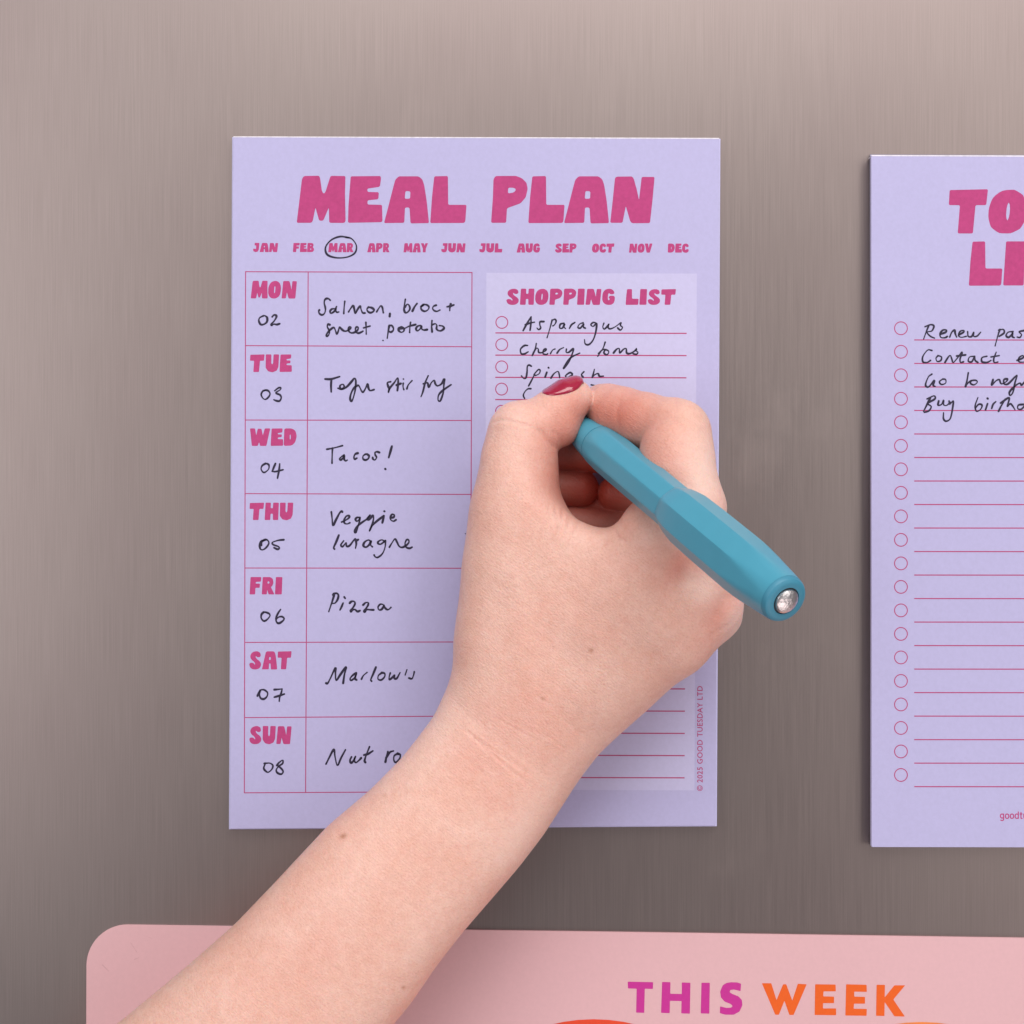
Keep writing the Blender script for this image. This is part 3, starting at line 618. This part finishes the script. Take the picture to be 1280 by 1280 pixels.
# --- middle finger, seen through the gap under the pen and supporting it
MD = field()
chain(MD, [(880,712,160,33),(864,640,122,31),(860,590,92,30)], 14)
MM = field()
chain(MM, [(860,590,92,29),(800,575,66,27),(760,566,54,25)], 12)
chain(MM, [(760,568,62,23),(705,566,58,22.5)], 10)
MD = join(MD, MM, 6)
BODY = join(BODY, MD, 3)
# --- ring finger
RG = field()
chain(RG, [(892,750,150,29),(884,690,108,28),(872,640,76,27)], 12)
chain(RG, [(872,640,76,26),(830,624,64,24),(768,617,56,21.5)], 8)
R2 = field()
chain(R2, [(726,610,56,22.8),(696,610,56,22.8)], 8)
RG = join(RG, R2, 1.5)
BODY = join(BODY, RG, 2)
# --- little finger
LF = field()
chain(LF, [(888,770,118,26),(884,730,76,25),(874,690,52,23)], 12)
chain(LF, [(874,690,56,24),(810,664,54,23),(715,655,52,22.5)], 8)
chain(LF, [(690,628,36,20),(800,632,36,20)], 6)
BODY = join(BODY, LF, 2)

# --- folds: smooth grooves cut along lines given at their place on the skin
def groove(F, pts, w, depth):
    """pts (px, py, h) near the surface; pulls the surface in along a line"""
    P = [HW(*p) for p in pts]; lo = np.min(P, axis=0)-3*w; hi = np.max(P, axis=0)+3*w
    s = box_of(lo, hi); X, Y, Z = grid(s); best = None
    for p, q in zip(P, P[1:]):
        d = q-p; L2 = float((d*d).sum())+1e-6
        t = np.clip(((X-p[0])*d[0]+(Y-p[1])*d[1]+(Z-p[2])*d[2])/L2, 0, 1)
        dd = (X-p[0]-t*d[0])**2+(Y-p[1]-t*d[1])**2+((Z-p[2]-t*d[2])*.35)**2
        best = dd if best is None else np.minimum(best, dd)
    F[s] += (depth*np.exp(-best/(w*w))).astype(np.float32)

# --- surface extraction (surface nets)
def surface_nets(F):
    nx, ny, nz = F.shape; neg = F < 0
    cnt = np.zeros((nx-1, ny-1, nz-1), np.int8)
    for i in (0, 1):
        for j in (0, 1):
            for k in (0, 1): cnt += neg[i:nx-1+i, j:ny-1+j, k:nz-1+k]
    act = (cnt > 0) & (cnt < 8); ci = np.argwhere(act); idx = np.full(act.shape, -1, np.int64); idx[act] = np.arange(len(ci))
    acc = np.zeros((len(ci), 3)); num = np.zeros(len(ci))
    cor = [(i, j, k) for i in (0, 1) for j in (0, 1) for k in (0, 1)]
    for a in cor:
        for ax in range(3):
            if a[ax]: continue
            b = list(a); b[ax] = 1
            fa = F[ci[:, 0]+a[0], ci[:, 1]+a[1], ci[:, 2]+a[2]]; fb = F[ci[:, 0]+b[0], ci[:, 1]+b[1], ci[:, 2]+b[2]]
            m = (fa < 0) != (fb < 0); t = np.where(m, fa/(fa-fb+1e-12), 0)
            p = np.tile(np.array(a, float), (len(ci), 1)); p[:, ax] += t
            acc[m] += p[m]; num[m] += 1
    V = ci+acc/num[:, None]; quads = []
    for ax in range(3):
        o = [0, 1, 2]; o.remove(ax); u, v = o
        sl0 = [slice(None)]*3; sl1 = [slice(None)]*3; sl0[ax] = slice(0, -1); sl1[ax] = slice(1, None)
        e0 = neg[tuple(sl0)]; e1 = neg[tuple(sl1)]; E = np.argwhere(e0 != e1)
        E = E[(E[:, u] > 0) & (E[:, v] > 0) & (E[:, u] < F.shape[u]-1) & (E[:, v] < F.shape[v]-1)]
        s = e0[E[:, 0], E[:, 1], E[:, 2]]
        c = []
        for du, dv in ((0, 0), (-1, 0), (-1, -1), (0, -1)):
            q = E.copy(); q[:, u] += du; q[:, v] += dv; c.append(idx[q[:, 0], q[:, 1], q[:, 2]])
        Q = np.stack(c, 1); flip = s if ax != 1 else ~s
        Q[~flip] = Q[~flip][:, ::-1]
        quads.append(Q)
    return V, np.concatenate(quads)
#GROOVES
V, Qd = surface_nets(BODY)
V = V*STEP+np.array((gx[0], gy[0], gz[0]))
# relax a little
def relax(V, Qd, it, lam):
    n = len(V); E = np.concatenate([Qd[:, [0, 1]], Qd[:, [1, 2]], Qd[:, [2, 3]], Qd[:, [3, 0]]]); E = np.concatenate([E, E[:, ::-1]])
    deg = np.bincount(E[:, 0], minlength=n)[:, None]
    for l in it*[lam, -lam*1.03]:
        A = np.stack([np.bincount(E[:, 0], weights=V[E[:, 1], c], minlength=n) for c in range(3)], 1)/deg
        V = V+l*(A-V)
    return V
V = relax(V, Qd, 4, 0.6)
Wv = np.stack([(V[:, 0]-640)*U, -V[:, 2]*U, (640-V[:, 1])*U], 1)
kk = D/(D-V[:, 2]); PXv = 640+(V[:, 0]-640)*kk; PYv = 640+(V[:, 1]-640)*kk
def vnormals(V, Q):
    n = np.cross(V[Q[:, 2]]-V[Q[:, 0]], V[Q[:, 3]]-V[Q[:, 1]]); out = np.zeros_like(V)
    for c in range(3):
        for k in range(4): out[:, c] += np.bincount(Q[:, k], weights=n[:, c], minlength=len(V))
    return out/(np.linalg.norm(out, axis=1)[:, None]+1e-9)
VN = vnormals(V, Qd)
cz = np.bincount(np.arange(1)); 
if VN[np.argmax(V[:, 2]), 2] < 0: VN = -VN
front = np.clip(VN[:, 2]*2.5, 0, 1)
disp = np.zeros(len(V))
def fold(pts, w, d, ridge=0.35, hmin=80):
    P = [np.array(p, float) for p in catmull(pts, 5)]; L = [0.0]
    for p, q in zip(P, P[1:]): L.append(L[-1]+np.linalg.norm(q-p))
    best = np.full(len(V), 1e9); par = np.zeros(len(V))
    m = (V[:, 2] > hmin)
    for i, (p, q) in enumerate(zip(P, P[1:])):
        e = q-p; l2 = (e*e).sum()+1e-9
        t = np.clip(((PXv-p[0])*e[0]+(PYv-p[1])*e[1])/l2, 0, 1)
        dd = (PXv-p[0]-t*e[0])**2+(PYv-p[1]-t*e[1])**2
        c = dd < best; best[c] = dd[c]; par[c] = (L[i]+t[c]*(L[i+1]-L[i]))/max(L[-1], 1e-6)
    fade = np.clip(np.minimum(par, 1-par)*5+.15, 0, 1)
    g_ = -d*np.exp(-best/(w*w))+d*ridge*np.exp(-best/(w*w*6.0))
    disp[m] += (g_*fade*front)[m]
fold([(671,536),(680,541),(687,551),(696,562)], 2.8, 2.8, .15)
fold([(690,538),(699,546),(702,556)], 2.6, .9, .2)
fold([(613,530),(628,525),(650,529),(674,536)], 2.4, 1.7); fold([(617,519),(634,513),(655,515),(668,524)], 2.4, 1.1); fold([(645,508),(660,514),(670,524)], 2.0, .6)
fold([(616,540),(636,538),(656,541)], 2.0, .5)
fold([(693,630),(696,648),(700,668)], 2.6, 1.2); fold([(703,634),(701,655),(690,684)], 2.8, 1.5); fold([(714,645),(707,664),(696,694)], 2.8, 1.0); fold([(686,628),(688,648),(684,668)], 3.0, .9); fold([(726,650),(718,668),(706,690)], 3.0, .7)
fold([(768,660),(772,671),(785,678)], 2.8, 1.8,.2); fold([(779,649),(788,648),(797,643)], 2.8, 1.4,.2); fold([(760,664),(757,676),(748,690)], 3.0, .7)
fold([(850,706),(845,718),(836,734)], 9, 2.4, 0.4); fold([(862,690),(858,700),(850,712)], 6, 1.0)
fold([(927,757),(915,777),(897,789),(880,798)], 3.0, .6, .2); fold([(908,742),(902,758),(893,775)], 9, 2.0)
fold([(574,907),(600,926),(632,948),(662,968)], 2.2, 1.3); fold([(584,916),(610,938),(636,960),(660,981)], 2.2, 1.2); fold([(592,912),(622,934),(652,958),(676,976)], 2.0, .6)
fold([(612,893),(640,908),(668,924)], 2.0, .7); fold([(684,918),(696,928),(710,940)], 2.0, .6); fold([(630,896),(662,912),(700,930)], 2.0, .45); fold([(560,930),(590,955),(622,980)], 2.2, .5)
for k in range(9): fold([(668+k*7, 868+k*6.5),(690+k*7, 880+k*6.5),(716+k*7, 890+k*6.5)], 1.9, .5)
fold([(776,498),(771,514),(773,536)], 3, .8, hmin=60)
fold([(835,706),(800,760),(750,830),(720,880)], 14, -.9, 0.3); fold([(885,735),(840,800),(790,850)], 12, -1.4, 0.3); fold([(640,700),(650,780),(650,860)], 16, -1.6, 0.3)
fold([(866,760),(830,810),(790,850)], 10, 1.2, 0.3)
V = V+VN*disp[:, None]
Wv = np.stack([(V[:, 0]-640)*U, -V[:, 2]*U, (640-V[:, 1])*U], 1)
def gauss(x, y, rx, ry=None, ang=0, front=True):
    ry = ry or rx; ca, sa = math.cos(R(ang)), math.sin(R(ang)); dx, dy = PXv-x, PYv-y
    return np.exp(-(((dx*ca+dy*sa)/rx)**2+((-dx*sa+dy*ca)/ry)**2))
red = np.zeros(len(V)); sheen = np.zeros(len(V)); spot = np.zeros(len(V))
for x, y, rx, ry, a, s in ((845,713,13,26,25,.30),(868,700,26,30,0,.22),(904,760,22,30,30,.38),(880,800,26,44,35,.15),(700,545,40,34,0,.30),(720,500,30,24,0,.22),(775,520,50,40,0,.50),(835,590,34,50,0,.22),
        (650,520,30,20,0,.12),(745,600,60,40,0,.9),(630,1000,40,30,0,.10),(650,900,60,40,0,.16),(600,950,50,30,0,.12),(790,700,50,40,0,.12),(400,1180,90,60,-50,.07),(700,780,60,50,0,.06)):  # the patch in the grip gap paints bounced red light
    red += 1.3*s*gauss(x, y, rx, ry, a)
for x, y, rx, ry, a, s in ((880,590,22,50,0,.55),(640,520,32,24,0,.25),(735,492,12,14,0,.4),(555,900,26,60,30,.3),(650,1040,30,60,40,.3),(880,735,30,22,30,.45),(918,778,14,26,20,.5)):
    sheen += s*gauss(x, y, rx, ry, a)  # highlights painted into the skin colour, plus the pale knuckle fold
for x, y, r, s in ((739,813,2.6,.65),(678.5,873.5,2.2,.45),(428,1046,3.0,.6),(431,1044,2.4,.4),(504.5,1234,2.2,.6),(481,994.5,2.4,.25)):
    spot += s*gauss(x, y, r*1.25, r)
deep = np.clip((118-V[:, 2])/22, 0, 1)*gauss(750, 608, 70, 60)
bounce_red = deep  # red of bounced light between the curled fingers, painted into the skin colour
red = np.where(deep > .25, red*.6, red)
#ATTR
me = bpy.data.meshes.new('person'); me.vertices.add(len(Wv)); me.vertices.foreach_set('co', Wv.astype(np.float32).ravel())
me.loops.add(len(Qd)*4); me.loops.foreach_set('vertex_index', Qd.astype(np.int32).ravel())
me.polygons.add(len(Qd)); me.polygons.foreach_set('loop_start', np.arange(0, len(Qd)*4, 4, dtype=np.int32)); me.polygons.foreach_set('loop_total', np.full(len(Qd), 4, np.int32))
me.update(calc_edges=True); me.validate(); me.polygons.foreach_set('use_smooth', np.ones(len(me.polygons), bool))
person = link(bpy.data.objects.new('person', me))
tag(person, 'right hand and bare forearm with dark red nail polish, writing on the notepad', 'person')
for nm, arr in (('redness', red), ('bounce_red', bounce_red), ('pale_sheen', sheen), ('mole', spot)):
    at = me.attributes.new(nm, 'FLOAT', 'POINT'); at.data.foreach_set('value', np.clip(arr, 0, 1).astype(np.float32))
def skin():
    m, nt, b = new_mat('skin')
    def attr(n): a = N(nt, 'ShaderNodeAttribute'); a.attribute_name = n; return a.outputs['Fac']
    def mix(fac, a, bcol, clampf=True):
        x = N(nt, 'ShaderNodeMix', data_type='RGBA'); nt.links.new(fac, x.inputs[0]); nt.links.new(a, x.inputs[6]); x.inputs[7].default_value = (*bcol, 1); return x.outputs[2]
    n1 = mapped_noise(nt, (1,1,1), 60, 4, 0.55); n2 = mapped_noise(nt, (1,1,1), 420, 4, 0.6); n3 = mapped_noise(nt, (1,1,1), 1500, 2, 0.6)
    base = ramp(nt, n1.outputs['Fac'], 0.35, (0.780, 0.472, 0.385), 0.65, (0.812, 0.538, 0.452)).outputs['Color']
    v2 = ramp(nt, n2.outputs['Fac'], 0.35, (0.95, 0.905, 0.89), 0.65, (1, 1, 1)).outputs['Color']
    v3 = ramp(nt, n3.outputs['Fac'], 0.3, (0.93, 0.88, 0.87), 0.6, (1, 1, 1)).outputs['Color']
    c = mul(nt, mul(nt, base, v2), v3)
    c = mix(attr('redness'), c, (0.56, 0.120, 0.075)); c = mix(attr('bounce_red'), c, (0.52, 0.085, 0.055)); c = mix(attr('pale_sheen'), c, (0.86, 0.66, 0.58)); c = mix(attr('mole'), c, (0.38, 0.14, 0.065))
    nt.links.new(c, b.inputs['Base Color'])
    b.inputs['Roughness'].default_value = 0.46; b.inputs['Specular IOR Level'].default_value = 0.42
    b.inputs['Subsurface Weight'].default_value = 0.5; b.inputs['Subsurface Radius'].default_value = (1.0, 0.38, 0.22); b.inputs['Subsurface Scale'].default_value = 0.0022
    # fine skin lines run across the arm
    tc = N(nt, 'ShaderNodeTexCoord'); mp = N(nt, 'ShaderNodeMapping'); mp.inputs['Rotation'].default_value = (0, R(52), 0); mp.inputs['Scale'].default_value = (1, 1, 1)
    nt.links.new(tc.outputs['Object'], mp.inputs['Vector'])
    mp2 = N(nt, 'ShaderNodeMapping'); mp2.inputs['Scale'].default_value = (1900, 600, 330); nt.links.new(mp.outputs['Vector'], mp2.inputs['Vector'])
    ln = N(nt, 'ShaderNodeTexNoise'); ln.inputs['Scale'].default_value = 1; ln.inputs['Detail'].default_value = 3; ln.inputs['Distortion'].default_value = 0.8; nt.links.new(mp2.outputs['Vector'], ln.inputs['Vector'])
    vo = N(nt, 'ShaderNodeTexVoronoi'); vo.inputs['Scale'].default_value = 1150; vo.feature = 'DISTANCE_TO_EDGE'; nt.links.new(tc.outputs['Object'], vo.inputs['Vector'])
    ad = N(nt, 'ShaderNodeMath', operation='ADD'); nt.links.new(ln.outputs['Fac'], ad.inputs[0]); 
    sc_ = N(nt, 'ShaderNodeMath', operation='MULTIPLY'); sc_.inputs[1].default_value = 0.9; nt.links.new(vo.outputs['Distance'], sc_.inputs[0]); nt.links.new(sc_.outputs[0], ad.inputs[1])
    bp = N(nt, 'ShaderNodeBump'); bp.inputs['Strength'].default_value = 0.7; bp.inputs['Distance'].default_value = 0.00025
    nt.links.new(ad.outputs[0], bp.inputs['Height'])
    bp2 = N(nt, 'ShaderNodeBump'); bp2.inputs['Strength'].default_value = 0.5; bp2.inputs['Distance'].default_value = 0.0006
    nt.links.new(n1.outputs['Fac'], bp2.inputs['Height']); nt.links.new(bp2.outputs['Normal'], bp.inputs['Normal'])
    nt.links.new(bp.outputs['Normal'], b.inputs['Normal'])
    return m
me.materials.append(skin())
# --- polished nail lying over the top side of the thumb tip
mN, ntN, bN = new_mat('red_nail_polish')
bN.inputs['Base Color'].default_value = (0.34, 0.008, 0.040, 1); bN.inputs['Roughness'].default_value = 0.22; bN.inputs['Coat Weight'].default_value = 0.8; bN.inputs['Coat Roughness'].default_value = 0.06
axp = [(672,534,112,33),(695,516,110,30),(712,501,107,26.5),(721,495.5,104,19)]
axX = [p[0] for p in axp]
def samp(p):
    q = (np.array(p)-np.array((gx[0], gy[0], gz[0])))/STEP; i = np.floor(q).astype(int); t = q-i; r_ = 0.0
    for a in (0, 1):
        for b_ in (0, 1):
            for c_ in (0, 1): r_ += TH[i[0]+a, i[1]+b_, i[2]+c_]*(t[0] if a else 1-t[0])*(t[1] if b_ else 1-t[1])*(t[2] if c_ else 1-t[2])
    return r_
def surf_r(c, d, r0):
    lo_, hi_ = 6.0, r0+16
    for r_ in np.arange(8, r0+16, 1.5):
        if samp(c+d*r_) > 0: hi_ = r_; lo_ = r_-1.5; break
    for _ in range(14):
        m_ = (lo_+hi_)/2
        if samp(c+d*m_) < 0: lo_ = m_
        else: hi_ = m_
    return lo_
def nail_surface():
    na, nb = 26, 20; v = []; f = []
    a_vec = HW(720.5,497.5,104)-HW(672,534,112); a_vec /= np.linalg.norm(a_vec)
    cam_v = np.array((0, 0, 1.0)); up = np.array((-.12, -.99, 0.0))
    for lay in (0, 1):
        for i in range(na+1):
            x = 681+(734-681)*i/na; xc = x-2.0+max(0, 700-x)*.15
            py = float(np.interp(xc, axX, [p[1] for p in axp])); hh = float(np.interp(xc, axX, [p[2] for p in axp])); r = float(np.interp(xc, axX, [p[3] for p in axp]))
            if xc > 716: py += (xc-716)*.55
            c = HW(xc, py, hh); k = (D-hh)/D
            lo = float(np.interp(x, [681, 684, 690, 700, 710, 720, 726, 729.5], [80, 62, 46, 34, 27, 32, 42, 66]))
            yl_ = float(np.interp(x, [681, 686, 692, 700, 710, 720, 725, 732], [491.5, 493.6, 494.5, 494.2, 492.4, 488.6, 486, 480.5]))
            a0, a1 = 5.0, 88.0
            for _ in range(14):
                am = (a0+a1)/2; dm = cam_v*math.cos(R(am))+up*math.sin(R(am)); pm = c+dm*surf_r(c, dm, r)
                if 640+(pm[1]-640)*D/(D-pm[2]) > yl_: a0 = am
                else: a1 = am
            lo = max((a0+a1)/2, 8.0)
            hi = float(np.interp(x, [681, 686, 695, 728, 734], [112, 135, 150, 150, 138]))
            for j in range(nb+1):
                ph = R(lo+(hi-lo)*j/nb); dr = cam_v*math.cos(ph)+up*math.sin(ph); rr = surf_r(c, dr, r)+1.3+3.6*min(1, max(0, (x-700)/26))**1.6*math.sin(R(min(max(ph*57.3, 0), 180)))**2-(0 if lay else 2.6)
                if lay and (j in (0, nb) or i in (0, na)): rr -= 1.0
                p = c+(cam_v*math.cos(ph)+up*math.sin(ph))*rr
                v.append(((p[0]-640)*U, -p[2]*U, (640-p[1])*U))
    n = (na+1)*(nb+1)
    for i in range(na):
        for j in range(nb):
            a = i*(nb+1)+j; q = (a, a+1, a+nb+2, a+nb+1); f.append(tuple(n+t for t in q)); f.append(tuple(reversed(q)))
    rim = [(i*(nb+1)) for i in range(na+1)]+[na*(nb+1)+j for j in range(1, nb+1)]+[i*(nb+1)+nb for i in range(na-1, -1, -1)]+[j for j in range(nb-1, 0, -1)]
    for a, b in zip(rim, rim[1:]+rim[:1]): f.append((a, b, n+b, n+a))
    return v, f
nv, nf = nail_surface()
nail = mesh_obj('fingernail', nv, nf, mN, person, smooth=True)
bmx = __import__('bmesh'); bb = bmx.new(); bb.from_mesh(nail.data); bmx.ops.recalc_face_normals(bb, faces=bb.faces); bb.to_mesh(nail.data); bb.free()
nail.data.polygons.foreach_set('use_smooth', [True]*len(nail.data.polygons))

# --- fine hair on the forearm
from mathutils.bvhtree import BVHTree
tree = BVHTree.FromPolygons([Vector(v) for v in Wv[:, :]], [tuple(int(i) for i in q) for q in Qd[::1]]) if False else None
deps = bpy.context.evaluated_depsgraph_get(); tree = BVHTree.FromObject(person, deps); camp = Vector(cam.location)
def on_skin(px, py):
    d = Vector(W(px, py, 0))-camp; d.normalize(); return tree.ray_cast(camp, d)
hv = []; hf = []; rnd = random.Random(3)
for n_ in range(1500):
    s_ = rnd.uniform(-640, 30); n0 = rnd.uniform(-110, 110)
    x = 650+AX[0]*s_+NX[0]*n0; y = 920+AX[1]*s_+NX[1]*n0
    if rnd.random() > (1.0 if s_ < -120 else .35): continue
    ang = math.atan2(AX[1], AX[0])+R(rnd.gauss(115, 26)); L_ = rnd.uniform(7, 19); pts = []; bend = rnd.uniform(-.05, .05)
    for k in range(6):
        h_ = on_skin(x, y)
        if h_[0] is None: pts = []; break
        pts.append((h_[0]+h_[1]*(U*(.1+1.5*math.sin(k/5*2.4))), h_[1])); x += math.cos(ang)*L_/5; y += math.sin(ang)*L_/5; ang += bend
    if len(pts) < 6: continue
    b0 = len(hv)
    for k, (p, nn) in enumerate(pts):
        t_ = (pts[min(k+1, 5)][0]-pts[max(k-1, 0)][0]).normalized(); sd = t_.cross(nn).normalized()*(U*.22*(1-.16*k))
        hv += [p-sd, p+sd, p+nn*(U*.3*(1-.16*k))]
    for k in range(5):
        for a_, c_ in ((0, 1), (1, 2), (2, 0)): hf.append((b0+3*k+a_, b0+3*k+c_, b0+3*k+3+c_, b0+3*k+3+a_))
mH, ntH, bH = new_mat('fine_hair'); bH.inputs['Base Color'].default_value = (0.42, 0.22, 0.13, 1); bH.inputs['Roughness'].default_value = 0.5
tag(mesh_obj('arm_hair', hv, hf, mH, person, smooth=True), kind='stuff')
